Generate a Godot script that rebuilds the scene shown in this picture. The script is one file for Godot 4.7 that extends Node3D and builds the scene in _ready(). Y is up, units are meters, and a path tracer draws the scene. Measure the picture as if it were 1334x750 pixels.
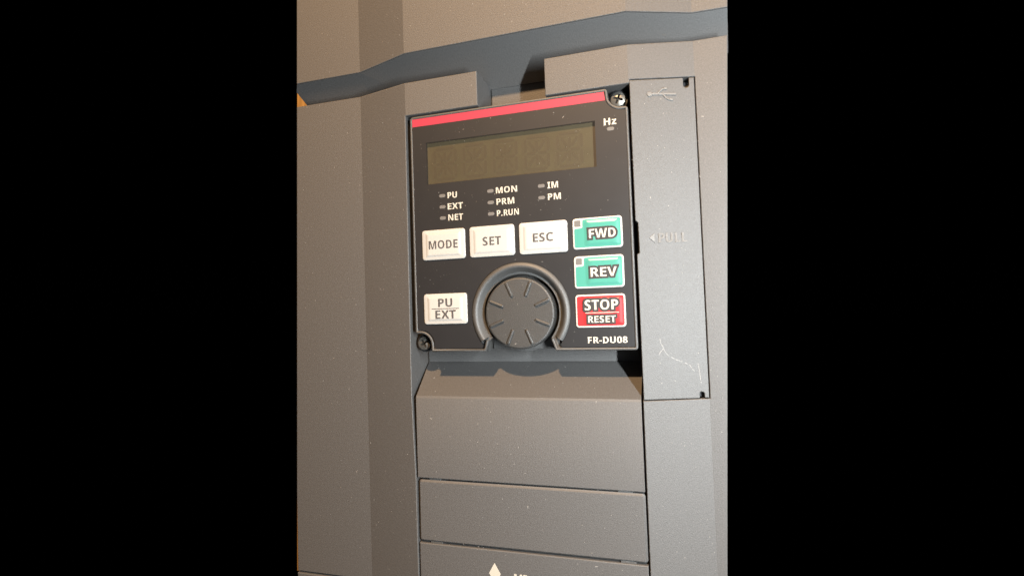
extends Node3D
# Close-up of a grey plastic inverter drive with its operator keypad, lying on a wooden board.
# Shapes are written in millimetres: x to the right along the keypad, y down along it, z out of its face.

const XB := [-21.8, -1.5, 72.4, 91.4]        # where the housing's cross-section bends
const WING := -5.0
const FLOOR := -13.0
const BACK := -15.0                          # underside of the covers
var M := {}
var rng := RandomNumberGenerator.new()
var bold: SystemFont
var regular: SystemFont

func _ready():
	rng.seed = 7
	# ---- camera
	var cam := Camera3D.new(); cam.name = "Camera"
	var R := rows(Vector3(-0.0286902269, 0.283081597, -0.0386305767))
	cam.transform = Transform3D(Basis(flip(R[0]), -flip(R[1]), -flip(R[2])), V(79.5, 64.5, 156.8))
	cam.fov = 58.14; cam.near = 0.01; cam.far = 5.0
	add_child(cam); cam.current = true
	# ---- surroundings: unlit black
	var we := WorldEnvironment.new(); we.name = "Surroundings"
	var env := Environment.new()
	env.background_mode = Environment.BG_COLOR; env.background_color = Color.BLACK
	env.tonemap_mode = Environment.TONE_MAPPER_LINEAR; env.tonemap_exposure = 1.0
	env.sdfgi_enabled = true; env.ssao_enabled = true; env.ssil_enabled = true
	we.environment = env; add_child(we)
	# ---- lamps: a warm one above the head of the drive, a cool one close by on the right
	lamp("WarmLamp", Vector3(42, -415, 405), Color(1.0, 0.81, 0.60), 0.69, 0.011)
	strip_lamp("CoolStripLamp", Vector3(172, 68, 150), Vector3(95, 87, 0), Vector2(0.006, 0.12), Color(0.94, 0.975, 0.99), 0.114)
	lamp("AddedFill", Vector3(150, 500, 600), Color(0.85, 0.92, 1.0), 0.01, 0.15)  # weak fill added to lift the shadows, stands for no real lamp

	materials()
	fonts()
	build_board()
	build_drive()
	build_keypad()
	build_dust()

# ------------------------------------------------------------------ small helpers
func V(x: float, y: float, z: float) -> Vector3: return Vector3(x, z, y) * 0.001
func flip(v: Vector3) -> Vector3: return Vector3(v.x, -v.z, v.y)
func rows(r: Vector3) -> Array:
	var b := Basis(r.normalized(), r.length())
	return [Vector3(b.x.x, b.y.x, b.z.x), Vector3(b.x.y, b.y.y, b.z.y), Vector3(b.x.z, b.y.z, b.z.z)]

func lamp(called: String, at: Vector3, c: Color, e: float, size: float):
	var l := OmniLight3D.new(); l.name = called
	l.position = V(at.x, at.y, at.z); l.light_color = c; l.light_energy = e; l.light_size = size
	l.omni_range = 4.0; l.omni_attenuation = 2.0; l.shadow_enabled = true
	add_child(l)

func strip_lamp(called: String, at_: Vector3, to: Vector3, size: Vector2, c: Color, e: float):
	var l := AreaLight3D.new(); l.name = called
	var p := V(at_.x, at_.y, at_.z)
	l.transform = Transform3D(Basis.looking_at(V(to.x, to.y, to.z) - p, Vector3(0, 0, -1)), p)
	l.area_size = size; l.area_normalize_energy = true
	l.light_color = c; l.light_energy = e; l.shadow_enabled = true
	l.area_range = 4.0; l.area_attenuation = 2.0
	add_child(l)

func H(x: float) -> float:
	if x < XB[0]: return WING
	if x < XB[1]: return WING * (XB[1] - x) / (XB[1] - XB[0])
	if x < XB[2]: return 0.0
	if x < XB[3]: return WING * (x - XB[2]) / (XB[3] - XB[2])
	return WING

func left_edge(y: float) -> float: return -48.8 - 0.02345 * (y + 21.2)
func right_edge(y: float) -> float: return 101.5 - 0.0447 * (y + 22.9)

class MB:
	var v := PackedVector3Array()
	var n := PackedVector3Array()
	static func c(p: Vector3) -> Vector3: return Vector3(p.x, p.z, p.y)
	func tri(a: Vector3, b: Vector3, d: Vector3, na: Vector3, nb: Vector3, nd: Vector3):
		var A := c(a) * 0.001; var B := c(b) * 0.001; var D := c(d) * 0.001
		var x := (B - A).cross(D - A)
		if x.length() < 1e-13: return
		if x.dot(c(na) + c(nb) + c(nd)) > 0.0:
			v.append_array([A, D, B]); n.append_array([c(na).normalized(), c(nd).normalized(), c(nb).normalized()])
		else:
			v.append_array([A, B, D]); n.append_array([c(na).normalized(), c(nb).normalized(), c(nd).normalized()])
	func quad(a: Vector3, b: Vector3, d: Vector3, e: Vector3, na: Vector3, nb: Vector3, nd: Vector3, ne: Vector3):
		tri(a, b, d, na, nb, nd); tri(a, d, e, na, nd, ne)
	func flat(a: Vector3, b: Vector3, d: Vector3, e: Vector3, towards: Vector3):
		var k := (b - a).cross(d - a)
		if k.length() < 1e-9: k = (d - a).cross(e - a)
		k = k.normalized()
		if k.dot(towards) < 0: k = -k
		quad(a, b, d, e, k, k, k, k)
	func mesh() -> ArrayMesh:
		var arr := []; arr.resize(Mesh.ARRAY_MAX)
		arr[Mesh.ARRAY_VERTEX] = v; arr[Mesh.ARRAY_NORMAL] = n
		var m := ArrayMesh.new(); m.add_surface_from_arrays(Mesh.PRIMITIVE_TRIANGLES, arr)
		return m

func put(mb: MB, called: String, mat: Material, parent: Node, label := "") -> MeshInstance3D:
	return put_mesh(mb.mesh(), called, mat, parent, label)

func put_mesh(m: Mesh, called: String, mat: Material, parent: Node, label := "") -> MeshInstance3D:
	var o := MeshInstance3D.new(); o.mesh = m; o.material_override = mat
	if parent == self or parent.has_node(NodePath(called)):
		var k := 1
		var base := called
		while parent.has_node(NodePath(called)):
			called = "%s_%03d" % [base, k]; k += 1
	o.name = called
	o.cast_shadow = GeometryInstance3D.SHADOW_CASTING_SETTING_ON
	parent.add_child(o, true)
	if label: o.set_meta("label", label)
	return o

func thing(called: String, label: String, category: String) -> Node3D:
	var o := Node3D.new(); o.name = called; add_child(o, true)
	o.set_meta("label", label); o.set_meta("category", category)
	return o

# ------------------------------------------------------------------ outlines
func ccw(p: PackedVector2Array) -> PackedVector2Array:
	var q := p.duplicate()
	var s := 0.0
	for i in q.size():
		var a := q[i]; var b := q[(i + 1) % q.size()]
		s += a.x * b.y - b.x * a.y
	if s < 0: q.reverse()
	return q

func arc(c: Vector2, r: float, a0: float, a1: float, n: int) -> PackedVector2Array:
	var o := PackedVector2Array()
	for i in n + 1:
		var a := deg_to_rad(lerpf(a0, a1, float(i) / n))
		o.append(c + Vector2(cos(a), sin(a)) * r)
	return o

func rounded(p: PackedVector2Array, r: float, only := []) -> PackedVector2Array:
	var o := PackedVector2Array()
	var n := p.size()
	for i in n:
		if only.size() and not i in only:
			o.append(p[i]); continue
		var u := (p[(i + n - 1) % n] - p[i]).normalized()
		var w := (p[(i + 1) % n] - p[i]).normalized()
		var ang := acos(clampf(u.dot(w), -1, 1))
		var t := r / tan(ang / 2)
		var c := p[i] + (u + w).normalized() * (r / sin(ang / 2))
		var a := p[i] + u * t - c
		var b := p[i] + w * t - c
		var turn := a.angle_to(b)
		for k in 7: o.append(c + a.rotated(turn * k / 6.0))
	return o

func rrect(x0: float, y0: float, x1: float, y1: float, r: float, n := 6) -> PackedVector2Array:
	var o := PackedVector2Array()
	o.append_array(arc(Vector2(x1 - r, y1 - r), r, 0, 90, n))
	o.append_array(arc(Vector2(x0 + r, y1 - r), r, 90, 180, n))
	o.append_array(arc(Vector2(x0 + r, y0 + r), r, 180, 270, n))
	o.append_array(arc(Vector2(x1 - r, y0 + r), r, 270, 360, n))
	return o

func with_bends(p: PackedVector2Array) -> PackedVector2Array:
	var o := PackedVector2Array()
	for i in p.size():
		var a := p[i]; var b := p[(i + 1) % p.size()]
		o.append(a)
		var cuts := []
		for x in XB:
			if (a.x - x) * (b.x - x) < 0 and absf(a.x - x) > 0.05 and absf(b.x - x) > 0.05: cuts.append((x - a.x) / (b.x - a.x))
		cuts.sort()
		for t in cuts: o.append(a.lerp(b, t))
	return o

func inset(p: PackedVector2Array, d: float) -> PackedVector2Array:       # p counter-clockwise in (x, y)
	var o := PackedVector2Array()
	var n := p.size()
	for i in n:
		var e0 := (p[i] - p[(i + n - 1) % n]).normalized()
		var e1 := (p[(i + 1) % n] - p[i]).normalized()
		var n0 := Vector2(-e0.y, e0.x); var n1 := Vector2(-e1.y, e1.x)
		var k := maxf(1.0 + n0.dot(n1), 0.3)
		o.append(p[i] + (n0 + n1) * (d / k))
	return o

func cap(mb: MB, p: PackedVector2Array, zf: Callable, bent: bool, up := 1.0):
	var pieces := [p]
	if bent:
		pieces = []
		var xs := [-500.0]; xs.append_array(XB); xs.append(500.0)
		for i in xs.size() - 1:
			var strip := PackedVector2Array([Vector2(xs[i], -500), Vector2(xs[i + 1], -500), Vector2(xs[i + 1], 500), Vector2(xs[i], 500)])
			pieces.append_array(Geometry2D.intersect_polygons(p, strip))
	for q in pieces:
		var t := Geometry2D.triangulate_polygon(q)
		for i in range(0, t.size(), 3):
			var a := Vector3(q[t[i]].x, q[t[i]].y, zf.call(q[t[i]].x)); var b := Vector3(q[t[i + 1]].x, q[t[i + 1]].y, zf.call(q[t[i + 1]].x)); var c := Vector3(q[t[i + 2]].x, q[t[i + 2]].y, zf.call(q[t[i + 2]].x))
			var k := (b - a).cross(c - a).normalized()
			if k.z * up < 0: k = -k
			mb.tri(a, b, c, k, k, k)

# a body with the outline p, its top following zf, rounded along the top edge by profile [[inset, drop], ...] from the outside in
func body(mb: MB, outline: PackedVector2Array, zf: Callable, zb: float, prof: Array, bent := false, bottom := false):
	var p := ccw(with_bends(outline) if bent else outline)
	var n := p.size()
	var rings := []
	for s in prof: rings.append([inset(p, s[0]), s[1]])
	for i in n:
		var j := (i + 1) % n
		var e := (p[j] - p[i]).normalized()
		var o := Vector2(e.y, -e.x)
		var ep := (p[i] - p[(i + n - 1) % n]).normalized(); var en := (p[(j + 1) % n] - p[j]).normalized()
		var oi := o; var oj := o
		if e.dot(ep) > 0.75: oi = (o + Vector2(ep.y, -ep.x)).normalized()
		if e.dot(en) > 0.75: oj = (o + Vector2(en.y, -en.x)).normalized()
		var ni := Vector3(oi.x, oi.y, 0); var nj := Vector3(oj.x, oj.y, 0)
		var a := at(rings[0], i, zf, p); var b := at(rings[0], j, zf, p)
		mb.quad(Vector3(a.x, a.y, zb), Vector3(b.x, b.y, zb), b, a, ni, nj, nj, ni)
		for k in prof.size() - 1:
			var c := at(rings[k + 1], i, zf, p); var d := at(rings[k + 1], j, zf, p)
			var lo := slope(prof, k); var hi := slope(prof, k + 1)
			mb.quad(a, b, d, c, ni * cos(lo) + Vector3.BACK * sin(lo), nj * cos(lo) + Vector3.BACK * sin(lo), nj * cos(hi) + Vector3.BACK * sin(hi), ni * cos(hi) + Vector3.BACK * sin(hi))
			a = c; b = d
	var drop: float = prof[-1][1]
	cap(mb, rings[-1][0], func(x): return zf.call(x) - drop, bent)
	if bottom: cap(mb, p, func(_x): return zb, false, -1.0)

func at(ring: Array, i: int, zf: Callable, _p) -> Vector3:
	var q: Vector2 = ring[0][i]
	return Vector3(q.x, q.y, zf.call(q.x) - ring[1])

func slope(prof: Array, k: int) -> float:        # elevation of the surface normal at the k-th ring
	var sum := 0.0; var cnt := 0
	for s in [k - 1, k]:
		if s < 0: sum += 0.0; cnt += 1
		elif s >= prof.size() - 1: sum += PI / 2; cnt += 1
		else:
			sum += atan2(prof[s + 1][0] - prof[s][0], prof[s][1] - prof[s + 1][1]); cnt += 1
	return sum / cnt

func edge(b: float) -> Array:
	var o := []
	for k in 4:
		var a := PI / 2 * k / 3.0
		o.append([b * (1 - cos(a)), b * (1 - sin(a))])
	return o

func level(z: float) -> Callable: return func(_x): return z

func slab(mb: MB, p: PackedVector2Array, z: float, zb: float, b: float, bottom := false):
	body(mb, p, level(z), zb, edge(b), false, bottom)

func sheet(mb: MB, p: PackedVector2Array, z: float):     # a printed layer, a few hundredths of a millimetre thick
	body(mb, p, level(z), z - 0.05, [[0.0, 0.01], [0.01, 0.0]])

# a rounded strip that runs along a path
func bead(mb: MB, path: PackedVector2Array, closed: bool, r: float, z: float, rise: float):
	var n := path.size()
	var secs := []
	for i in n:
		var d0 := (path[i] - path[i - 1]).normalized() if i > 0 or closed else (path[1] - path[0]).normalized()
		var d1 := (path[(i + 1) % n] - path[i]).normalized() if i < n - 1 or closed else d0
		var a := Vector2(-d0.y, d0.x); var b := Vector2(-d1.y, d1.x)
		var m := (a + b) / maxf(1.0 + a.dot(b), 0.35)
		var s := []
		for k in 9:
			var t := PI * k / 8.0
			s.append([Vector3(path[i].x + m.x * r * cos(t), path[i].y + m.y * r * cos(t), z + rise * sin(t)), Vector3(m.x * cos(t), m.y * cos(t), sin(t) * r / rise * 1.0 + 0.001).normalized()])
		s.push_front([s[0][0] - Vector3(0, 0, 1.4), s[0][1]]); s.append([s[-1][0] - Vector3(0, 0, 1.4), s[-1][1]])
		secs.append(s)
	for i in (n if closed else n - 1):
		var s: Array = secs[i]; var t: Array = secs[(i + 1) % n]
		for k in s.size() - 1:
			mb.quad(s[k][0], s[k + 1][0], t[k + 1][0], t[k][0], s[k][1], s[k + 1][1], t[k + 1][1], t[k][1])
	if not closed:
		for q in [[0, 1], [n - 1, n - 2]]:
			var s: Array = secs[q[0]]
			var o := path[q[0]] - path[q[1]]
			for k in range(1, s.size() - 1):
				var nn := Vector3(o.x, o.y, 0).normalized()
				mb.tri(s[0][0], s[k][0], s[k + 1][0], nn, nn, nn)

func lathe(mb: MB, c: Vector2, prof: Array, a0: float, a1: float, n: int, ends := false):
	for i in n:
		var t := deg_to_rad(lerpf(a0, a1, float(i) / n)); var u := deg_to_rad(lerpf(a0, a1, float(i + 1) / n))
		for k in prof.size() - 1:
			var pn := func(q: int) -> Vector2:
				var s := Vector2.ZERO
				var here: Vector2 = prof[k + 1] - prof[k]
				for e in [q - 1, q]:
					if e >= 0 and e < prof.size() - 1:
						var d: Vector2 = (prof[e + 1] - prof[e])
						if d.normalized().dot(here.normalized()) > 0.55: s += Vector2(-d.y, d.x).normalized()
				return s.normalized()
			var n0: Vector2 = pn.call(k); var n1: Vector2 = pn.call(k + 1)
			var P := func(q: int, w: float) -> Vector3: return Vector3(c.x + prof[q].x * cos(w), c.y + prof[q].x * sin(w), prof[q].y)
			var N := func(g: Vector2, w: float) -> Vector3: return Vector3(g.x * cos(w), g.x * sin(w), g.y)
			mb.quad(P.call(k, t), P.call(k + 1, t), P.call(k + 1, u), P.call(k, u), N.call(n0, t), N.call(n1, t), N.call(n1, u), N.call(n0, u))
	if ends:
		for w in [a0, a1]:
			var r := deg_to_rad(w)
			var o := Vector3(-sin(r), cos(r), 0) * (1.0 if w == a1 else -1.0)
			for k in range(1, prof.size() - 1):
				var q := [prof[0], prof[k], prof[k + 1]].map(func(g): return Vector3(c.x + g.x * cos(r), c.y + g.x * sin(r), g.y))
				mb.tri(q[0], q[1], q[2], o, o, o)

# ------------------------------------------------------------------ lettering
func fonts():
	bold = SystemFont.new(); bold.font_names = ["Droid Sans"]; bold.font_weight = 700
	regular = SystemFont.new(); regular.font_names = ["Droid Sans"]; regular.font_weight = 400

func letters(s: String, f: Font, x0: float, x1: float, y_base: float, h: float, z: float, thick: float) -> ArrayMesh:
	var t := TextMesh.new(); t.text = s; t.font = f; t.font_size = 64; t.pixel_size = 0.01; t.depth = 0.02; t.curve_step = 1.0
	var arr := t.surface_get_arrays(0)
	var vs: PackedVector3Array = arr[Mesh.ARRAY_VERTEX]; var ns: PackedVector3Array = arr[Mesh.ARRAY_NORMAL]
	var lo := vs[0]; var hi := vs[0]
	for q in vs: lo = lo.min(q); hi = hi.max(q)
	var idx: PackedInt32Array = arr[Mesh.ARRAY_INDEX] if arr[Mesh.ARRAY_INDEX] != null else PackedInt32Array(range(vs.size()))
	var mb := MB.new()
	for i in range(0, idx.size(), 3):
		if ns[idx[i]].z < -0.5: continue
		var p := []; var m := []
		for k in 3:
			var q := vs[idx[i + k]]
			p.append(Vector3(lerpf(x0, x1, (q.x - lo.x) / (hi.x - lo.x)), y_base - h * (q.y - lo.y) / (hi.y - lo.y), z + thick * (0.0 if q.z < (lo.z + hi.z) / 2 else 1.0)))
			var g := ns[idx[i + k]]; m.append(Vector3(g.x, -g.y, g.z))
		mb.tri(p[0], p[1], p[2], m[0], m[1], m[2])
	return mb.mesh()

# the same letters, thickened all round: the dark edging behind a legend
func edging(mb: MB, s: String, f: Font, x0: float, x1: float, y_base: float, h: float, z: float, grow: float):
	var ts := TextServerManager.get_primary_interface()
	var rid: RID = f.get_rids()[0]
	var raw := []
	var pen := 0.0
	for ch in s:
		var g: int = ts.font_get_glyph_index(rid, 64, ch.unicode_at(0), 0)
		var c: Dictionary = ts.font_get_glyph_contours(rid, 64, g)
		var from := 0
		for last in c.contours:
			var poly := PackedVector2Array()
			for k in range(from, last + 1): poly.append(Vector2(c.points[k].x + pen, -c.points[k].y))
			raw.append(poly); from = last + 1
		pen += ts.font_get_glyph_advance(rid, 64, g).x
	var lo := Vector2(1e9, 1e9); var hi := -lo
	for p in raw:
		for q in p: lo = lo.min(q); hi = hi.max(q)
	var flipped: bool = raw[0][0].y == raw[0][0].y and ts.font_get_glyph_contours(rid, 64, ts.font_get_glyph_index(rid, 64, 84, 0)).points[0].y <= 0
	var shapes: Array = []
	for p in raw:
		var q := PackedVector2Array()
		for v in p:
			var ty: float = (v.y - lo.y) / (hi.y - lo.y)
			q.append(Vector2(lerpf(x0, x1, (v.x - lo.x) / (hi.x - lo.x)), y_base - h * (ty if flipped else 1.0 - ty)))
		q = ccw(q)
		for g in Geometry2D.offset_polygon(q, grow, Geometry2D.JOIN_MITER): shapes.append(g)
	var again := true
	while again:
		again = false
		for i in shapes.size():
			for j in range(i + 1, shapes.size()):
				if Geometry2D.intersect_polygons(shapes[i], shapes[j]).size():
					var u := Geometry2D.merge_polygons(shapes[i], shapes[j])
					var big: PackedVector2Array = u[0]
					for g in u:
						if not Geometry2D.is_polygon_clockwise(g): big = g if absf(area(g)) >= absf(area(big)) else big
					shapes.remove_at(j); shapes.remove_at(i); shapes.append(big)
					again = true
					break
			if again: break
	for p in shapes: sheet(mb, p, z)

func area(p: PackedVector2Array) -> float:
	var s := 0.0
	for i in p.size(): s += p[i].cross(p[(i + 1) % p.size()])
	return s / 2

# ------------------------------------------------------------------ materials
func noise(freq: float, octaves: int, sd: int, lo: float, hi: float, normal := 0.0, size := 512) -> NoiseTexture2D:
	var f := FastNoiseLite.new(); f.seed = sd; f.frequency = freq; f.noise_type = FastNoiseLite.TYPE_SIMPLEX_SMOOTH
	f.fractal_octaves = octaves
	var t := NoiseTexture2D.new(); t.width = size; t.height = size; t.seamless = true; t.noise = f
	if normal > 0: t.as_normal_map = true; t.bump_strength = normal
	else:
		var g := Gradient.new(); g.set_color(0, Color(lo, lo, lo)); g.set_color(1, Color(hi, hi, hi)); t.color_ramp = g
	return t

func mat(called: String, lin: Color, rough: float, spec := 0.5) -> StandardMaterial3D:
	var m := StandardMaterial3D.new(); m.resource_name = called
	m.albedo_color = lin.linear_to_srgb(); m.roughness = rough; m.metallic_specular = spec
	return m

func materials():
	var grain_n := noise(0.09, 2, 3, 0, 1, 3.0)
	var grain_a := noise(0.055, 3, 5, 0.80, 1.0)
	var blotch := noise(0.02, 4, 9, 0.93, 1.0)
	var h := mat("grey_plastic", Color(0.1048, 0.1009, 0.0980), 0.50, 0.74)
	h.albedo_texture = grain_a; h.uv1_triplanar = true; h.uv1_world_triplanar = true; h.uv1_scale = Vector3.ONE * 55.0
	h.normal_enabled = true; h.normal_texture = grain_n; h.normal_scale = 0.55
	h.roughness_texture = blotch; h.roughness_texture_channel = BaseMaterial3D.TEXTURE_CHANNEL_RED; h.roughness = 0.68
	M.housing = h
	var d: StandardMaterial3D = h.duplicate(); d.resource_name = "door_plastic"; d.albedo_color = Color(0.103, 0.101, 0.099).linear_to_srgb(); d.roughness = 0.66
	M.door = d
	var wn: StandardMaterial3D = d.duplicate(); wn.resource_name = "worn_lit_plastic"; wn.albedo_color = Color(0.195, 0.19, 0.183).linear_to_srgb()  # paler than the door: wear, plus light caught by the raised marks painted in
	M.worn_lit = wn
	var b: StandardMaterial3D = h.duplicate(); b.resource_name = "keypad_plastic"; b.albedo_color = Color(0.085, 0.083, 0.080).linear_to_srgb(); b.roughness = 0.58
	M.bezel = b
	var k: StandardMaterial3D = h.duplicate(); k.resource_name = "dial_plastic"; k.albedo_color = Color(0.056, 0.055, 0.053).linear_to_srgb(); k.roughness = 0.5
	M.dial = k
	M.sheet = mat("black_film", Color(0.017, 0.017, 0.0185), 0.36)
	M.sheet.roughness_texture = blotch; M.sheet.uv1_triplanar = true; M.sheet.uv1_world_triplanar = true; M.sheet.uv1_scale = Vector3.ONE * 14.0; M.sheet.roughness = 0.52
	M.red_print = mat("red_print", Color(0.44, 0.042, 0.072), 0.42)
	M.white_print = mat("white_print", Color(0.52, 0.49, 0.42), 0.5)
	M.grey_print = mat("grey_lamp", Color(0.16, 0.15, 0.14), 0.4)
	M.dark_print = mat("grey_legend", Color(0.085, 0.08, 0.08), 0.45)
	M.edging = mat("dark_edging", Color(0.036, 0.034, 0.034), 0.5)
	M.white_key = mat("white_rubber", Color(0.485, 0.47, 0.44), 0.34)
	M.green_key = mat("green_rubber", Color(0.075, 0.295, 0.232), 0.24)
	M.red_key = mat("red_rubber", Color(0.47, 0.035, 0.04), 0.24)
	M.lcd = mat("display_glass", Color(0.118, 0.096, 0.047), 0.5)
	M.lcd.albedo_texture = noise(0.01, 2, 21, 0.92, 1.0); M.lcd.uv1_triplanar = true; M.lcd.uv1_world_triplanar = true; M.lcd.uv1_scale = Vector3.ONE * 20
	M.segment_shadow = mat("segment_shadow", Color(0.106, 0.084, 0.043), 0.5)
	M.segment = mat("display_segment", Color(0.097, 0.075, 0.039), 0.5)
	var w := mat("window_film", Color(0.06, 0.055, 0.05), 0.2)
	w.transparency = BaseMaterial3D.TRANSPARENCY_ALPHA; w.albedo_color.a = 0.25
	M.window = w
	var s := mat("zinc_screw", Color(0.27, 0.26, 0.235), 0.42); s.metallic = 0.8
	M.recess = mat("shaded_screw_recess", Color(0.08, 0.07, 0.06), 0.45); M.recess.metallic = 0.6  # darker metal than the head: shade inside the cross cut put into the colour
	M.screw = s
	M.dark_hole = mat("dark_plastic", Color(0.02, 0.02, 0.022), 0.5)
	M.dust = mat("dust", Color(0.40, 0.375, 0.345), 0.9)
	M.scratch = mat("scratch", Color(0.27, 0.265, 0.26), 0.8)
	var wd := mat("wood", Color(0.54, 0.33, 0.115), 0.6)
	wd.albedo_texture = noise(0.02, 4, 14, 0.72, 1.0); wd.uv1_triplanar = true; wd.uv1_scale = Vector3(40, 40, 4)
	M.wood = wd

# ------------------------------------------------------------------ the board underneath
func build_board():
	var mb := MB.new()
	var e := func(y: float) -> float: return -80.5 - 0.0238 * (y + 42)
	slab(mb, PackedVector2Array([Vector2(e.call(-70), -70), Vector2(88, -70), Vector2(88, 182), Vector2(e.call(182), 182)]), -45.0, -63.0, 0.5, true)
	var o := put(mb, "tabletop", M.wood, self, "orange brown wooden board under the grey drive, glimpsed past its edge")
	o.set_meta("kind", "structure")

# ------------------------------------------------------------------ the drive
func build_drive():
	var t := thing("inverter_drive", "dark grey plastic inverter drive housing around the black keypad, with stepped covers", "inverter")
	var zf := func(x): return H(x)
	# the cover above: its lower edge hangs over a slanting wall
	var up := PackedVector2Array([Vector2(left_edge(-64), -64), Vector2(101.5 + 1.8, -64), Vector2(right_edge(-20.9), -20.9), Vector2(91.4, -21.1), Vector2(72.4, -22.5), Vector2(-1.5, -22.2), Vector2(-21.8, -21.1), Vector2(left_edge(-21.1), -21.1)])
	var mb := MB.new()
	body(mb, up, zf, -6.0, edge(0.25), true)
	var top := [Vector3(-49.0, -21.1, -5.5), Vector3(-21.8, -21.1, -5.5), Vector3(-1.5, -22.2, -0.5), Vector3(72.4, -22.5, -0.5), Vector3(91.4, -21.1, -5.5), Vector3(101.42, -20.9, -5.5)]
	var bot := [Vector3(-47.4, -11.5, -14.5), Vector3(-21.8, -11.5, -14.5), Vector3(-1.5, -11.5, -14.5), Vector3(72.4, -11.5, -14.5), Vector3(91.4, -11.5, -14.5), Vector3(102.2, -11.5, -14.5)]
	var fn := []      # the wall bends softly, so its normals are shared between neighbouring faces
	for i in 5:
		var q: Vector3 = (top[i + 1] - top[i]).cross(bot[i] - top[i]).normalized()
		fn.append(q if q.z > 0 else -q)
	var vn := [fn[0], fn[0] + fn[1], fn[1] + fn[2], fn[2] + fn[3], fn[3] + fn[4], fn[4]]
	for i in 5: mb.quad(top[i], top[i + 1], bot[i + 1], bot[i], vn[i].normalized(), vn[i + 1].normalized(), vn[i + 1].normalized(), vn[i].normalized())
	var side := Vector3(-51.25, -19.4, -8.0)
	mb.tri(top[0], side, bot[0], Vector3(0, 0.7, 0.7), Vector3(0, 0.7, 0.7), Vector3(0, 0.7, 0.7))
	put(mb, "upper_cover", M.housing, t, "cover above the gap with an overhanging lower edge")
	# the front cover left of the keypad, with the lug over its corner
	mb = MB.new()
	var y1 := 158.4
	body(mb, PackedVector2Array([Vector2(left_edge(-12.4), -12.4), Vector2(-21.8, -12.3), Vector2(-1.5, -12.1), Vector2(24.4, -12.1), Vector2(24.4, -0.75), Vector2(-1.62, -0.75), Vector2(-2.1, 94.0), Vector2(-1.25, 120.0), Vector2(-1.2, y1), Vector2(-52.5, y1), Vector2(left_edge(130), 130)]), zf, BACK, edge(0.3), true)
	put(mb, "front_cover", M.housing, t, "cover beside the keypad, in shade at the foot")
	# the front cover right of the keypad, cut out for the port cover
	mb = MB.new()
	body(mb, PackedVector2Array([Vector2(46.9, -12.3), Vector2(72.4, -12.4), Vector2(91.4, -12.6), Vector2(right_edge(-12.6), -12.6), Vector2(right_edge(176), 176), Vector2(72.75, 176), Vector2(72.75, 93.75), Vector2(91.6, 93.55), Vector2(91.45, -1.75), Vector2(72.7, -1.75), Vector2(72.7, -0.65), Vector2(46.9, -0.65)]), zf, BACK, edge(0.25), true)
	put(mb, "front_cover", M.housing, t, "cover round the port door, brightly lit")
	# the cover below the seam at the foot
	mb = MB.new()
	body(mb, PackedVector2Array([Vector2(-52.5, 159.0), Vector2(-1.2, 159.0), Vector2(-1.2, 178), Vector2(-52.2, 178)]), func(x): return H(x) + 0.2, BACK, edge(0.3), true)
	put(mb, "lower_cover", M.housing, t)
	# chassis behind, with the floor of the keypad's recess
	mb = MB.new()
	slab(mb, PackedVector2Array([Vector2(-47.5, -62), Vector2(92, -62), Vector2(92, 178), Vector2(-50.5, 178)]), -15.05, -45.0, 0.3, true)
	put(mb, "chassis", M.housing, t)
	mb = MB.new()
	slab(mb, PackedVector2Array([Vector2(-1.55, 4.0), Vector2(72.6, 4.0), Vector2(72.6, 90), Vector2(-1.55, 90)]), FLOOR, BACK, 0.1)
	put(mb, "recess_floor", M.housing, t)
	# plate across the head of the recess, its upper edge rounded
	mb = MB.new()
	slab(mb, PackedVector2Array([Vector2(24.45, -11.9), Vector2(72.0, -11.9), Vector2(72.0, 3.9), Vector2(24.45, 3.9)]), -14.2, BACK, 0.7)
	put(mb, "recess_plate", M.housing, t)
	# covers below the keypad: the first begins with a slope
	mb = MB.new()
	var prof := [Vector2(83.4, FLOOR - 0.3), Vector2(83.5, FLOOR), Vector2(93.3, -0.45)]
	for k in 5:
		var a := PI / 4 * k / 4.0
		prof.append(Vector2(93.35 + sin(a) * 1.1, -0.33 + (1 - cos(PI / 4 - a)) * -0.0 + sin(a) * 0.33 / sin(PI / 4)))
	prof.append(Vector2(119.95, 0)); prof.append(Vector2(120.2, -0.2)); prof.append(Vector2(120.25, -6))
	sweep_x(mb, prof, -0.5, 72.2, -1.5, 72.55, 93.6)
	put(mb, "terminal_cover", M.housing, t, "first cover below the keypad, with a slope at its head")
	var c2 := PackedVector2Array([Vector2(-0.5, 120.85), Vector2(72.25, 120.75), Vector2(72.3, 140.75), Vector2(-0.65, 140.75)])
	mb = MB.new()
	body(mb, rounded(c2, 1.0), level(-0.1), -6.0, [[0.0, 0.7], [0.1, 0.5], [0.42, 0.46], [0.5, 0.1], [0.65, 0.0]])
	put(mb, "terminal_cover", M.housing, t, "second cover below the keypad, with rounded corners")
	mb = MB.new()
	body(mb, PackedVector2Array([Vector2(-0.65, 141.3), Vector2(72.3, 141.3), Vector2(72.5, 178), Vector2(-0.65, 178)]), level(-0.1), -6.0, edge(0.3))
	var c3 := put(mb, "terminal_cover", M.housing, t, "third cover below the keypad, with a cream emblem")
	for s in [[3.2, 7.3, 120.5], [64.4, 68.7, 120.45], [64.4, 68.9, 141.0], [3.2, 7.3, 141.0]]:
		mb = MB.new()
		slab(mb, PackedVector2Array([Vector2(s[0], s[2] - 0.33), Vector2(s[1], s[2] - 0.33), Vector2(s[1], s[2] + 0.33), Vector2(s[0], s[2] + 0.33)]), -0.55, -3, 0.1)
		put(mb, "hinge_tab", M.bezel, t)
	# emblem: only its topmost lozenge and the tops of two letters come into the picture
	mb = MB.new()
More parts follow.
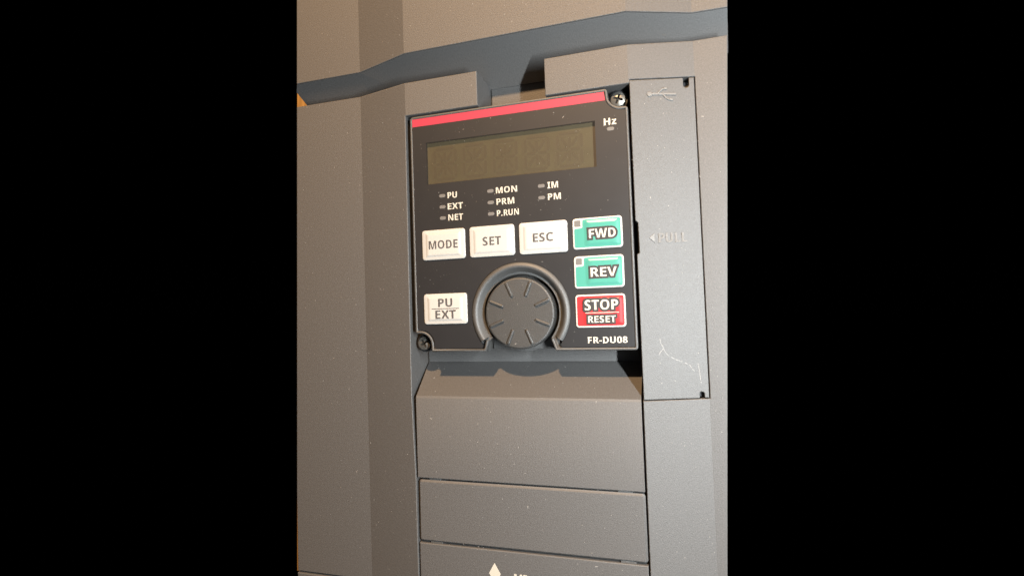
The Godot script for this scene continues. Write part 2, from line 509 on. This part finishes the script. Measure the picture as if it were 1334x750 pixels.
	sheet(mb, PackedVector2Array([Vector2(25.15, 145.2), Vector2(27.1, 148.5), Vector2(25.15, 151.8), Vector2(23.25, 148.5)]), -0.03)
	put(mb, "emblem", M.white_print, c3)
	put_mesh(letters("MI", bold, 31.5, 35.6, 151.6, 3.7, -0.08, 0.05), "lettering", M.white_print, c3)
	# the port cover
	build_door(t)

func sweep_x(mb: MB, prof: Array, xa: float, xb: float, xa2: float, xb2: float, y_wide: float):
	var X := func(p: Vector2) -> Array: return [xa2, xb2] if p.y < -0.5 and p.x < y_wide else [xa, xb]
	for k in prof.size() - 1:
		var a: Vector2 = prof[k]; var b: Vector2 = prof[k + 1]
		var nn := func(q: int) -> Vector3:
			var s := Vector2.ZERO
			var here: Vector2 = (b - a).normalized()
			for e in [q - 1, q]:
				if e >= 0 and e < prof.size() - 1:
					var d: Vector2 = (prof[e + 1] - prof[e]).normalized()
					if d.dot(here) > 0.8: s += Vector2(-d.y, d.x)
			return Vector3(0, s.x, s.y)
		var na: Vector3 = nn.call(k); var nb: Vector3 = nn.call(k + 1)
		var xs0: Array = X.call(a); var xs1: Array = X.call(b)
		mb.quad(Vector3(xs0[0], a.x, a.y), Vector3(xs0[1], a.x, a.y), Vector3(xs1[1], b.x, b.y), Vector3(xs1[0], b.x, b.y), na, na, nb, nb)
	for s in [0, 1]:
		var o := Vector3(-1 if s == 0 else 1, 0, 0)
		for k in prof.size() - 1:
			var a: Vector2 = prof[k]; var b: Vector2 = prof[k + 1]
			var x0: float = X.call(a)[s]; var x1: float = X.call(b)[s]
			mb.quad(Vector3(x0, a.x, a.y), Vector3(x1, b.x, b.y), Vector3(x1, b.x, -13.5), Vector3(x0, a.x, -13.5), o, o, o, o)

func build_door(t: Node3D):
	var zf := func(x): return H(x)
	var mb := MB.new()
	var p := PackedVector2Array([Vector2(72.62, -1.5), Vector2(88.05, -1.5)])
	p.append_array(arc(Vector2(88.85, 0.6), 0.8, 180, 0, 8))
	p.append_array([Vector2(89.65, -1.5), Vector2(91.2, -1.5), Vector2(91.35, 93.3), Vector2(90.1, 93.3), Vector2(90.05, 92.0)])
	p.append_array([Vector2(89.7, 91.6), Vector2(88.95, 91.6), Vector2(88.75, 92.0), Vector2(88.75, 93.4)])
	p.append_array([Vector2(72.95, 93.5), Vector2(72.75, 50.7), Vector2(73.5, 50.2), Vector2(73.4, 41.2), Vector2(72.68, 40.7)])
	var q := PackedVector2Array()
	for v in p:
		if q.is_empty() or q[-1].distance_to(v) > 0.05: q.append(v)
	body(mb, q, zf, -4.0 - 2.0, edge(0.22), true)
	var d := put(mb, "port_cover", M.door, t, "pull-open port cover with a moulded trident symbol and lettering")
	# behind its openings
	mb = MB.new()
	slab(mb, PackedVector2Array([Vector2(73.6, -1.0), Vector2(91.3, -1.0), Vector2(91.3, 93.2), Vector2(73.9, 93.2)]), -6.4, -12.0, 0.1)
	put(mb, "port_backing", M.dark_hole, t)
	# trident symbol, raised
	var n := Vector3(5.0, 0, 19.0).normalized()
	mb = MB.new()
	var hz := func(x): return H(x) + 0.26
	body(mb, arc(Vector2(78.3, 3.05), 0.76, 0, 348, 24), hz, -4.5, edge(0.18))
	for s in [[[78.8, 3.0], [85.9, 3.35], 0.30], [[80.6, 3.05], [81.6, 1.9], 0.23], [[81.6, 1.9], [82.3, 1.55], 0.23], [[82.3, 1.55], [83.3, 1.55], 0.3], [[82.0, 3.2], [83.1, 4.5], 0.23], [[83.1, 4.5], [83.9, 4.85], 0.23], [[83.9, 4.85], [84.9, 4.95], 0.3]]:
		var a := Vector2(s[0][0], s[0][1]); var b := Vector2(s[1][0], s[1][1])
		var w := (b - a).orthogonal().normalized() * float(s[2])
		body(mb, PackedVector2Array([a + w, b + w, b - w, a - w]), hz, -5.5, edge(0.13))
	put(mb, "port_symbol", M.worn_lit, d)
	# arrow and word, raised
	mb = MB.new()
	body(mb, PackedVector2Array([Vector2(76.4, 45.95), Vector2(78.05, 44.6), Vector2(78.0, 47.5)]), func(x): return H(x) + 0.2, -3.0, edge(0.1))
	put(mb, "pull_arrow", M.worn_lit, d)
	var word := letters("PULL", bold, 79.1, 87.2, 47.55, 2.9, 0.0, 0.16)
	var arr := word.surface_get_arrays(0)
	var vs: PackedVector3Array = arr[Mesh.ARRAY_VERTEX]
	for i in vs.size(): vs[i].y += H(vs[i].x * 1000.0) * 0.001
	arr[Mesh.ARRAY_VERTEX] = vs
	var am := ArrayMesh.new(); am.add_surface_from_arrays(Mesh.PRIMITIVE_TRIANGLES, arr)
	put_mesh(am, "pull_lettering", M.worn_lit, d)
	# a chalky scuff near the foot
	mb = MB.new()
	var path := [Vector2(78.2, 75.6), Vector2(78.3, 76.8), Vector2(79.0, 78.2), Vector2(79.4, 79.4), Vector2(80.4, 80.7), Vector2(82.3, 81.9), Vector2(84.2, 82.6), Vector2(86.2, 83.6), Vector2(87.5, 85.5)]
	var fork := [Vector2(79.2, 78.6), Vector2(78.2, 79.6), Vector2(77.8, 80.4)]
	var third := [Vector2(88.6, 83.2), Vector2(89.0, 86.0), Vector2(89.2, 89.0)]
	for line in [path, fork, third]:
		for i in line.size() - 1:
			for piece in 8:      # broken strokes of uneven width
				if rng.randf() < 0.08: continue
				var a: Vector2 = line[i].lerp(line[i + 1], piece / 8.0); var b: Vector2 = line[i].lerp(line[i + 1], (piece + 1.0) / 8.0)
				var side: Vector2 = (b - a).orthogonal().normalized()
				a += side * rng.randf_range(-0.05, 0.05); b += side * rng.randf_range(-0.05, 0.05)
				var w := side * rng.randf_range(0.05, 0.17)
				mb.flat(Vector3(a.x + w.x, a.y + w.y, H(a.x) + 0.02), Vector3(b.x + w.x, b.y + w.y, H(b.x) + 0.02), Vector3(b.x - w.x, b.y - w.y, H(b.x) + 0.02), Vector3(a.x - w.x, a.y - w.y, H(a.x) + 0.02), Vector3.BACK)
	put(mb, "scuff", M.scratch, d)

# ------------------------------------------------------------------ the keypad
const C := Vector2(36.3, 66.95)

func build_keypad():
	var t := thing("operator_keypad", "black operator keypad with red top stripe, display, buttons and round dial", "keypad")
	# outline of the body, clockwise from the head, with two corners cut for screws and the foot cut for the dial
	var rim := PackedVector2Array([Vector2(46.0, 75.4), Vector2(47.3, 78.85)])
	rim.append_array(arc(Vector2(71.2, 78.05), 0.8, 90, 0, 5))
	rim.append_array(arc(Vector2(71.0, 6.9), 0.9, 0, -90, 5))
	rim.append_array(arc(Vector2(70.0, 2.1), 3.9, 90, 180, 8))
	rim.append_array(arc(Vector2(65.1, 0.9), 0.9, 0, -90, 5))
	rim.append_array(arc(Vector2(1.2, 1.2), 1.2, 270, 180, 6))
	rim.append_array(arc(Vector2(0.8, 72.0), 0.8, 180, 90, 5))
	rim.append_array(arc(Vector2(1.7, 76.7), 3.9, -90, 0, 8))
	rim.append_array([Vector2(5.65, 78.85), Vector2(24.75, 78.85), Vector2(25.6, 75.4)])
	var clean := PackedVector2Array()
	for v in rim:
		if clean.is_empty() or clean[-1].distance_to(v) > 0.12: clean.append(v)
	rim = clean
	var outline := rim.duplicate()
	var a0 := rad_to_deg((Vector2(25.6, 75.4) - C).angle())
	var a1 := rad_to_deg((Vector2(46.0, 75.4) - C).angle()) + 360.0
	outline.append_array(arc(C, 12.3, a0, a1, 64))
	var mb := MB.new()
	slab(mb, outline, -1.4, FLOOR + 0.3, 0.1)
	put(mb, "case", M.bezel, t)
	# bezel bead
	mb = MB.new()
	var mid := PackedVector2Array()
	for i in rim.size():
		var d0 := (rim[i] - rim[maxi(i - 1, 0)]).normalized() if i > 0 else (rim[1] - rim[0]).normalized()
		var d1 := (rim[mini(i + 1, rim.size() - 1)] - rim[i]).normalized() if i < rim.size() - 1 else d0
		var a := Vector2(d0.y, -d0.x); var b := Vector2(d1.y, -d1.x)
		mid.append(rim[i] + (a + b) / maxf(1.0 + a.dot(b), 0.35) * 0.42)
	bead(mb, mid, false, 0.42, -0.25, 0.32)
	put(mb, "bezel", M.bezel, t)
	# the printed face, open at the display and round the dial
	var face := PackedVector2Array()
	face.append_array(arc(C, 16.1, 398.5, 141.5, 80))
	face.append_array([Vector2(23.4, 77.8), Vector2(7.0, 77.8)])
	face.append_array(arc(Vector2(1.9, 76.6), 5.0, 5, -72, 8))
	face.append_array(rounded(PackedVector2Array([Vector2(0.85, 71.5), Vector2(0.85, 0.85), Vector2(65.0, 0.85), Vector2(65.3, 2.6)]), 0.5, [1]))
	face.append_array(arc(Vector2(70.1, 2.0), 4.95, 172, 98, 8))
	face.append_array([Vector2(71.1, 7.1), Vector2(71.1, 77.8), Vector2(49.3, 77.8)])
	var win := [5.66, 9.3, 61.97, 23.4]
	mb = MB.new()
	var rect := func(x0, y0, x1, y1) -> PackedVector2Array: return PackedVector2Array([Vector2(x0, y0), Vector2(x1, y0), Vector2(x1, y1), Vector2(x0, y1)])
	for r in [rect.call(-5, -5, 80, win[1]), rect.call(-5, win[3], 80, 90), rect.call(-5, win[1], win[0], win[3]), rect.call(win[2], win[1], 80, win[3])]:
		for q in Geometry2D.intersect_polygons(face, r): cap(mb, q, level(-0.02), false)
	var fl := ccw(face)
	for i in fl.size():
		var a := fl[i]; var b := fl[(i + 1) % fl.size()]
		mb.flat(Vector3(a.x, a.y, -1.45), Vector3(b.x, b.y, -1.45), Vector3(b.x, b.y, -0.02), Vector3(a.x, a.y, -0.02), Vector3((b - a).y, -(b - a).x, 0))
	for s in [[0, 1, 2, 1], [2, 1, 2, 3], [2, 3, 0, 3], [0, 3, 0, 1]]:
		var a := Vector2(win[s[0]], win[s[1]]); var b := Vector2(win[s[2]], win[s[3]])
		mb.flat(Vector3(a.x, a.y, -1.6), Vector3(b.x, b.y, -1.6), Vector3(b.x, b.y, -0.02), Vector3(a.x, a.y, -0.02), Vector3(33.8 - (a.x + b.x) / 2, 16.35 - (a.y + b.y) / 2, 0))
	var sh := put(mb, "face_sheet", M.sheet, t)
	mb = MB.new()
	sheet(mb, PackedVector2Array([Vector2(0.9, 0.9), Vector2(65.0, 0.9), Vector2(65.15, 2.4), Vector2(65.35, 3.5), Vector2(0.9, 3.5)]), 0.012)
	put(mb, "red_stripe", M.red_print, sh)
	build_display(t, win)
	# lettering and lamps on the face
	for q in [["Hz", 64.65, 68.4, 11.15, 2.1], ["PU", 12.97, 16.3, 28.6, 2.0], ["EXT", 12.9, 18.3, 32.33, 2.0], ["NET", 13.0, 18.2, 36.0, 2.0], ["MON", 29.7, 36.75, 28.6, 2.02], ["PRM", 29.8, 35.7, 32.27, 2.0], ["P.RUN", 29.8, 37.1, 35.95, 2.0], ["IM", 46.55, 49.95, 28.58, 2.0], ["PM", 46.6, 50.7, 32.2, 2.0], ["FR-DU08", 57.3, 69.05, 76.68, 1.95]]:
		put_mesh(letters(q[0], bold, q[1], q[2], q[3], q[4], -0.02, 0.03), "lettering", M.white_print, sh)
	for q in [[66.58, 12.38], [11.06, 27.6], [11.06, 31.3], [11.06, 34.98], [27.83, 27.6], [27.83, 31.3], [27.83, 34.98], [44.61, 27.6], [44.61, 31.3]]:
		mb = MB.new()
		body(mb, rrect(q[0] - 1.08, q[1] - 0.55, q[0] + 1.08, q[1] + 0.55, 0.5), level(0.03), -0.1, edge(0.05))
		put(mb, "indicator_lamp", M.grey_print, t)
	# buttons
	white_key(t, "MODE", 3.54, 38.78, 18.75, 48.65, "cream MODE button")
	white_key(t, "SET", 20.35, 38.78, 35.44, 48.65, "cream SET button")
	white_key(t, "ESC", 36.99, 38.78, 52.32, 48.65, "cream ESC button")
	white_key(t, "PU", 3.54, 59.84, 18.75, 69.8, "cream PU/EXT button")
	colour_key(t, "FWD", 53.96, 38.75, 68.88, 48.2, M.green_key, "green FWD button with a grey lamp")
	colour_key(t, "REV", 53.96, 50.33, 68.88, 60.1, M.green_key, "green REV button with a grey lamp")
	colour_key(t, "STOP", 53.96, 62.01, 68.88, 71.95, M.red_key, "red STOP and RESET button")
	build_dial(t)
	screw(t, Vector2(68.95, 2.65), 20.0, "bright screw head beside the red stripe")
	screw(t, Vector2(1.75, 76.2), 62.0, "dull screw head at the foot of the keypad")

func build_display(t: Node3D, win: Array):
	var mb := MB.new()
	slab(mb, PackedVector2Array([Vector2(win[0] - 0.5, win[1] - 0.5), Vector2(win[2] + 0.5, win[1] - 0.5), Vector2(win[2] + 0.5, win[3] + 0.5), Vector2(win[0] - 0.5, win[3] + 0.5)]), -1.25, -1.45, 0.01)
	var d := put(mb, "display", M.lcd, t, "unlit olive display with faint segments")
	for k in 5:
		mb = MB.new()
		var painted_shadow := MB.new()      # each digit's shadow on the cell's reflector, painted as an offset layer
		var x := 8.3 + k * 10.45; var y := 11.6; var w := 7.4; var h := 10.2
		var seg := func(ax: float, ay: float, bx: float, by: float):
			var a := Vector2(x + ax * w, y + ay * h); var b := Vector2(x + bx * w, y + by * h)
			var dir := (b - a).normalized()
			a += dir * 0.35; b -= dir * 0.35
			var o := dir.orthogonal() * 0.46
			sheet(mb, PackedVector2Array([a, a + dir * 0.4 + o, b - dir * 0.4 + o, b, b - dir * 0.4 - o, a + dir * 0.4 - o]), -1.19)
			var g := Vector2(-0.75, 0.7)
			sheet(painted_shadow, PackedVector2Array([a + g, a + g + dir * 0.3 + o * 1.3, b + g - dir * 0.3 + o * 1.3, b + g, b + g - dir * 0.3 - o * 1.3, a + g + dir * 0.3 - o * 1.3]), -1.225)
		for s in [[0, 0, 1, 0], [0, 0, 0, 0.5], [1, 0, 1, 0.5], [0, 0.5, 0.5, 0.5], [0.5, 0.5, 1, 0.5], [0, 0.5, 0, 1], [1, 0.5, 1, 1], [0, 1, 1, 1], [0.5, 0.08, 0.5, 0.5], [0.5, 0.5, 0.5, 0.92], [0.12, 0.1, 0.44, 0.44], [0.88, 0.1, 0.56, 0.44], [0.44, 0.56, 0.12, 0.9], [0.56, 0.56, 0.88, 0.9]]:
			seg.call(s[0], s[1], s[2], s[3])
		put(painted_shadow, "digit_shadow", M.segment_shadow, d)
		put(mb, "display_digit", M.segment, d)
	mb = MB.new()
	mb.flat(Vector3(win[0], win[1], -0.03), Vector3(win[2], win[1], -0.03), Vector3(win[2], win[3], -0.03), Vector3(win[0], win[3], -0.03), Vector3.BACK)
	put(mb, "display_window", M.window, d)

# a soft key: flat rim, then a pillow in the middle
func pillow(mb: MB, x0: float, y0: float, x1: float, y1: float, r: float, prof: Array):
	var rings := []
	for s in prof: rings.append([rrect(x0 + s[0], y0 + s[0] * s[2], x1 - s[0], y1 - s[0] * s[2], maxf(r - s[0] * 0.6, 0.25)), s[1]])
	var n: int = rings[0][0].size()
	var c := Vector2((x0 + x1) / 2, (y0 + y1) / 2)
	for k in rings.size() - 1:
		for i in n:
			var j := (i + 1) % n
			var P := func(ring: int, q: int) -> Vector3: return Vector3(rings[ring][0][q].x, rings[ring][0][q].y, rings[ring][1])
			var N := func(ring: int, q: int) -> Vector3:
				var sum := Vector3.ZERO
				for e in [ring - 1, ring]:
					if e < 0: continue
					if e >= rings.size() - 1: sum += Vector3.BACK; continue
					var along: Vector2 = rings[e][0][(q + 1) % n] - rings[e][0][(q + n - 1) % n]
					var o := Vector3(along.y, -along.x, 0).normalized()
					var step: Vector2 = rings[e + 1][0][q] - rings[e][0][q]
					var run := absf(step.dot(Vector2(o.x, o.y))); var rise: float = rings[e + 1][1] - rings[e][1]
					sum += (o * rise + Vector3.BACK * run).normalized()
				return sum.normalized()
			mb.quad(P.call(k, i), P.call(k, j), P.call(k + 1, j), P.call(k + 1, i), N.call(k, i), N.call(k, j), N.call(k + 1, j), N.call(k + 1, i))
	cap(mb, rings[-1][0], level(rings[-1][1]), false)

func white_key(t: Node3D, word: String, x0: float, y0: float, x1: float, y1: float, label: String):
	var mb := MB.new()
	pillow(mb, x0, y0, x1, y1, 0.95, [[0.0, -0.3, 1.0], [0.0, 0.28, 1.0], [0.06, 0.36, 1.0], [0.2, 0.42, 1.0], [1.2, 0.46, 0.75], [1.4, 0.50, 0.75], [1.75, 0.68, 0.75], [2.05, 0.79, 0.75], [2.5, 0.84, 0.75]])
	var k := put(mb, "button", M.white_key, t, label)
	var z := 0.845
	if word == "PU":
		put_mesh(letters("PU", bold, 8.85, 13.85, 64.2, 2.75, z, 0.03), "legend", M.dark_print, k)
		put_mesh(letters("EXT", bold, 7.75, 15.0, 68.05, 2.75, z, 0.03), "legend", M.dark_print, k)
		mb = MB.new(); sheet(mb, PackedVector2Array([Vector2(6.5, 64.68), Vector2(16.2, 64.68), Vector2(16.2, 64.93), Vector2(6.5, 64.93)]), z + 0.02)
		put(mb, "legend_rule", M.dark_print, k)
	else:
		var at_x: Array = {"MODE": [6.1, 16.4], "SET": [24.95, 31.15], "ESC": [41.5, 47.95]}[word]
		put_mesh(letters(word, bold, at_x[0], at_x[1], 45.15, 2.8, z, 0.03), "legend", M.dark_print, k)

func colour_key(t: Node3D, word: String, x0: float, y0: float, x1: float, y1: float, m: Material, label: String):
	var mb := MB.new()
	pillow(mb, x0, y0, x1, y1, 0.95, [[0.0, -0.3, 1.0], [0.0, 0.22, 1.0], [0.06, 0.3, 1.0], [0.2, 0.34, 1.0]])
	var k := put(mb, "button", M.white_key, t, label)
	var lit := word != "STOP"
	var p := PackedVector2Array()
	if lit:
		p = rounded(PackedVector2Array([Vector2(x0 + 3.05, y0 + 0.5), Vector2(x1 - 0.5, y0 + 0.5), Vector2(x1 - 0.5, y1 - 0.5), Vector2(x0 + 0.5, y1 - 0.5), Vector2(x0 + 0.5, y0 + 3.1), Vector2(x0 + 3.05, y0 + 3.1)]), 0.6)
	else:
		p = rrect(x0 + 0.5, y0 + 0.5, x1 - 0.5, y1 - 0.5, 0.6)
	mb = MB.new(); sheet(mb, p, 0.37)
	var px := x0 + (3.35 if lit else 2.2)
	pillow(mb, px, y0 + 0.62, x1 - 0.62, y1 - 0.62, 0.9, [[0.0, 0.36, 1.0], [0.2, 0.39, 0.9], [0.6, 0.47, 0.8], [1.0, 0.57, 0.7], [1.4, 0.645, 0.65], [1.9, 0.69, 0.6], [2.5, 0.70, 0.55]])
	put(mb, "key_top", m, k)
	if lit:
		mb = MB.new()
		body(mb, rrect(x0 + 0.6, y0 + 0.6, x0 + 2.5, y0 + 2.55, 0.3), level(0.40), 0.2, edge(0.05))
		put(mb, "key_lamp", M.grey_print, k)
	var z := 0.70
	var rows_ := []
	if word == "FWD": rows_ = [["FWD", 58.95, 66.9, 45.05, 2.75]]
	elif word == "REV": rows_ = [["REV", 59.0, 66.75, 56.7, 2.75]]
	else: rows_ = [["STOP", 56.8, 66.75, 66.72, 3.1], ["RESET", 57.7, 65.95, 70.5, 2.05]]
	for r in rows_:
		mb = MB.new()
		edging(mb, r[0], bold, r[1], r[2], r[3], r[4], z + 0.03, 0.60 if r[4] > 2.5 else 0.5)
		put(mb, "legend_edging", M.edging, k)
		put_mesh(letters(r[0], bold, r[1], r[2], r[3], r[4], z + 0.03, 0.03), "legend", M.white_print, k)
	if not lit:
		mb = MB.new(); sheet(mb, PackedVector2Array([Vector2(56.9, 67.42), Vector2(66.9, 67.42), Vector2(66.9, 67.62), Vector2(56.9, 67.62)]), z + 0.09)
		put(mb, "legend_rule", M.white_print, k)

func build_dial(t: Node3D):
	# trough round the dial, open at the foot
	var mb := MB.new()
	var prof := [Vector2(16.05, -0.5), Vector2(16.0, -0.05), Vector2(15.75, 0.28), Vector2(15.2, 0.62), Vector2(14.75, 0.72), Vector2(14.35, 0.55), Vector2(13.9, 0.1), Vector2(12.45, -2.4), Vector2(12.15, -3.0), Vector2(12.1, -8.0)]
	lathe(mb, C, [prof[9], prof[8], prof[7], prof[6], prof[5], prof[4], prof[3], prof[2], prof[1], prof[0]], 146.0, 394.0, 120, true)
	put(mb, "dial_ring", M.bezel, t)
	mb = MB.new()
	var base := arc(C, 12.2, 105, 435, 60)
	var cut := PackedVector2Array()
	for v in base: cut.append(Vector2(v.x, minf(v.y, 78.6)))
	cut.append_array([Vector2(45.6, 78.6), Vector2(27.0, 78.6)])
	slab(mb, PackedVector2Array([Vector2(25.2, 72), Vector2(47.4, 72), Vector2(46.6, 78.65), Vector2(25.5, 78.65)]), -5.5, -12.7, 0.2)
	slab(mb, arc(C, 12.6, 0, 350, 36), -6.0, -12.7, 0.1)
	put(mb, "dial_base", M.bezel, t)
	# the dial: serrated edge, flat top, eight ribs
	mb = MB.new()
	var r := 11.3
	var o := PackedVector2Array()
	for i in 240: o.append(C + Vector2.from_angle(TAU * i / 240.0) * (r - (0.16 if i % 2 else 0.0)))
	body(mb, o, level(0.75), -5.6, [[0.0, 0.5], [0.1, 0.28], [0.25, 0.1], [0.42, 0.02], [0.55, 0.0]])
	var d := put(mb, "dial", M.dial, t, "round grey dial with eight radial ribs")
	for k in 8:
		var dir := Vector2.from_angle(deg_to_rad(22.5 + 45 * k))
		var w := dir.orthogonal() * 0.42
		var a := C + dir * 5.6; var b := C + dir * 10.45
		mb = MB.new()
		body(mb, rounded(PackedVector2Array([a - w, b - w, b + w, a + w]), 0.36), level(1.3), 0.6, edge(0.25))
		put(mb, "dial_rib", M.dial, d)

func screw(t: Node3D, c: Vector2, turn: float, label: String):
	var mb := MB.new()
	slab(mb, arc(c, 3.0, 0, 348, 30), -3.6, FLOOR, 0.2)
	put(mb, "screw_boss", M.dark_hole, t)
	var z := -3.4
	mb = MB.new()
	# domed head with a cross cut: the dome is built as four quarters round the recess
	var cut := MB.new()
	var n := 96
	var P := func(rr: float, a: float, zz: float) -> Vector3: return Vector3(c.x + rr * cos(a), c.y + rr * sin(a), zz)
	var half := func(a: float) -> float:
		var q := fposmod(a - deg_to_rad(turn), PI / 2)
		q = minf(q, PI / 2 - q)
		return minf(0.36 / maxf(sin(q), 0.001), 1.5)
	var zz := func(rr: float) -> float: return z + 1.15 - 0.10 * rr * rr
	for i in n:
		var a := TAU * i / n; var b := TAU * (i + 1) / n
		var lastA: float = half.call(a); var lastB: float = half.call(b)
		for s in 4:
			var ra := lerpf(lastA, 2.2, s / 4.0); var ra2 := lerpf(lastA, 2.2, (s + 1) / 4.0)
			var rb := lerpf(lastB, 2.2, s / 4.0); var rb2 := lerpf(lastB, 2.2, (s + 1) / 4.0)
			var N := func(rr: float, w: float) -> Vector3: return Vector3(0.28 * rr * cos(w), 0.28 * rr * sin(w), 1).normalized()
			mb.quad(P.call(ra, a, zz.call(ra)), P.call(ra2, a, zz.call(ra2)), P.call(rb2, b, zz.call(rb2)), P.call(rb, b, zz.call(rb)), N.call(ra, a), N.call(ra2, a), N.call(rb2, b), N.call(rb, b))
		mb.flat(P.call(2.2, a, zz.call(2.2)), P.call(2.2, b, zz.call(2.2)), P.call(2.2, b, z - 0.4), P.call(2.2, a, z - 0.4), Vector3(cos(a), sin(a), 0))
		# walls of the recess, sloping to its floor
		cut.flat(P.call(lastA, a, zz.call(lastA)), P.call(lastB, b, zz.call(lastB)), P.call(lastB * 0.7, b, z + 0.2), P.call(lastA * 0.7, a, z + 0.2), Vector3(-cos(a), -sin(a), 0.4))
		cut.tri(P.call(lastA * 0.7, a, z + 0.2), P.call(lastB * 0.7, b, z + 0.2), P.call(0, 0, z - 0.1), Vector3.BACK, Vector3.BACK, Vector3.BACK)
	var head := put(mb, "screw", M.screw, t, label)
	put(cut, "cross_recess", M.recess, head)

# ------------------------------------------------------------------ dust that has settled on the faces
func build_dust():
	var places := []
	var drift := FastNoiseLite.new(); drift.seed = 4; drift.frequency = 0.045
	for i in 7500:
		var x := rng.randf_range(-48, 98); var y := rng.randf_range(-50, 156)
		if x < left_edge(y) + 1.5 or x > right_edge(y) - 0.5: continue
		if rng.randf() > 0.45 + 0.9 * drift.get_noise_2d(x, y): continue
		var z := 0.0
		if x > -1.2 and x < 72.3 and y > -0.5 and y < 94.0:
			if y > 84:
				z = FLOOR * (93.5 - y) / 10.2; if z > -0.2: continue
			elif y > 78.9 or x < 0.9 or x > 71 or y < 1.0: continue
			elif Vector2(x, y).distance_to(C) < 10.8: z = 0.75
			elif Vector2(x, y).distance_to(C) < 16.2: continue
			elif y > 38 and (y < 49.5 or x > 53.5 or (x < 19 and y > 59.5)): continue
			elif rng.randf() < 0.1: continue
			else: z = -0.02
		elif y > -22.4 and y < -11.9: continue
		elif x > 24 and x < 47.2 and y > -13 and y < 0: continue
		else: z = H(x)
		places.append(Vector3(x, y, z + 0.02))
	var mb := MB.new()
	var pts := []
	for k in 6: pts.append(Vector3(cos(k * TAU / 6) * (0.5 + 0.2 * sin(k * 2.3)), sin(k * TAU / 6) * (0.5 + 0.25 * cos(k * 1.7)), 0))
	for k in 6: mb.tri(pts[k], pts[(k + 1) % 6], Vector3(0.1, 0, 0.35), Vector3.BACK, Vector3.BACK, Vector3.BACK)
	var mm := MultiMesh.new(); mm.transform_format = MultiMesh.TRANSFORM_3D; mm.mesh = mb.mesh(); mm.instance_count = places.size()
	for i in places.size():
		var s := 0.06 + 0.16 * pow(rng.randf(), 7.0)
		var long := s * (rng.randf_range(2.5, 5.0) if rng.randf() < 0.08 else rng.randf_range(0.9, 1.6))
		var b := Basis(Vector3.UP, rng.randf() * TAU) * Basis.from_scale(Vector3(long, s, s))
		mm.set_instance_transform(i, Transform3D(b, V(places[i].x, places[i].y, places[i].z)))
	var o := MultiMeshInstance3D.new(); o.name = "dust"; o.multimesh = mm; o.material_override = M.dust
	add_child(o)
	o.set_meta("kind", "stuff"); o.set_meta("label", "pale specks of dust scattered over the drive and keypad"); o.set_meta("category", "dust")
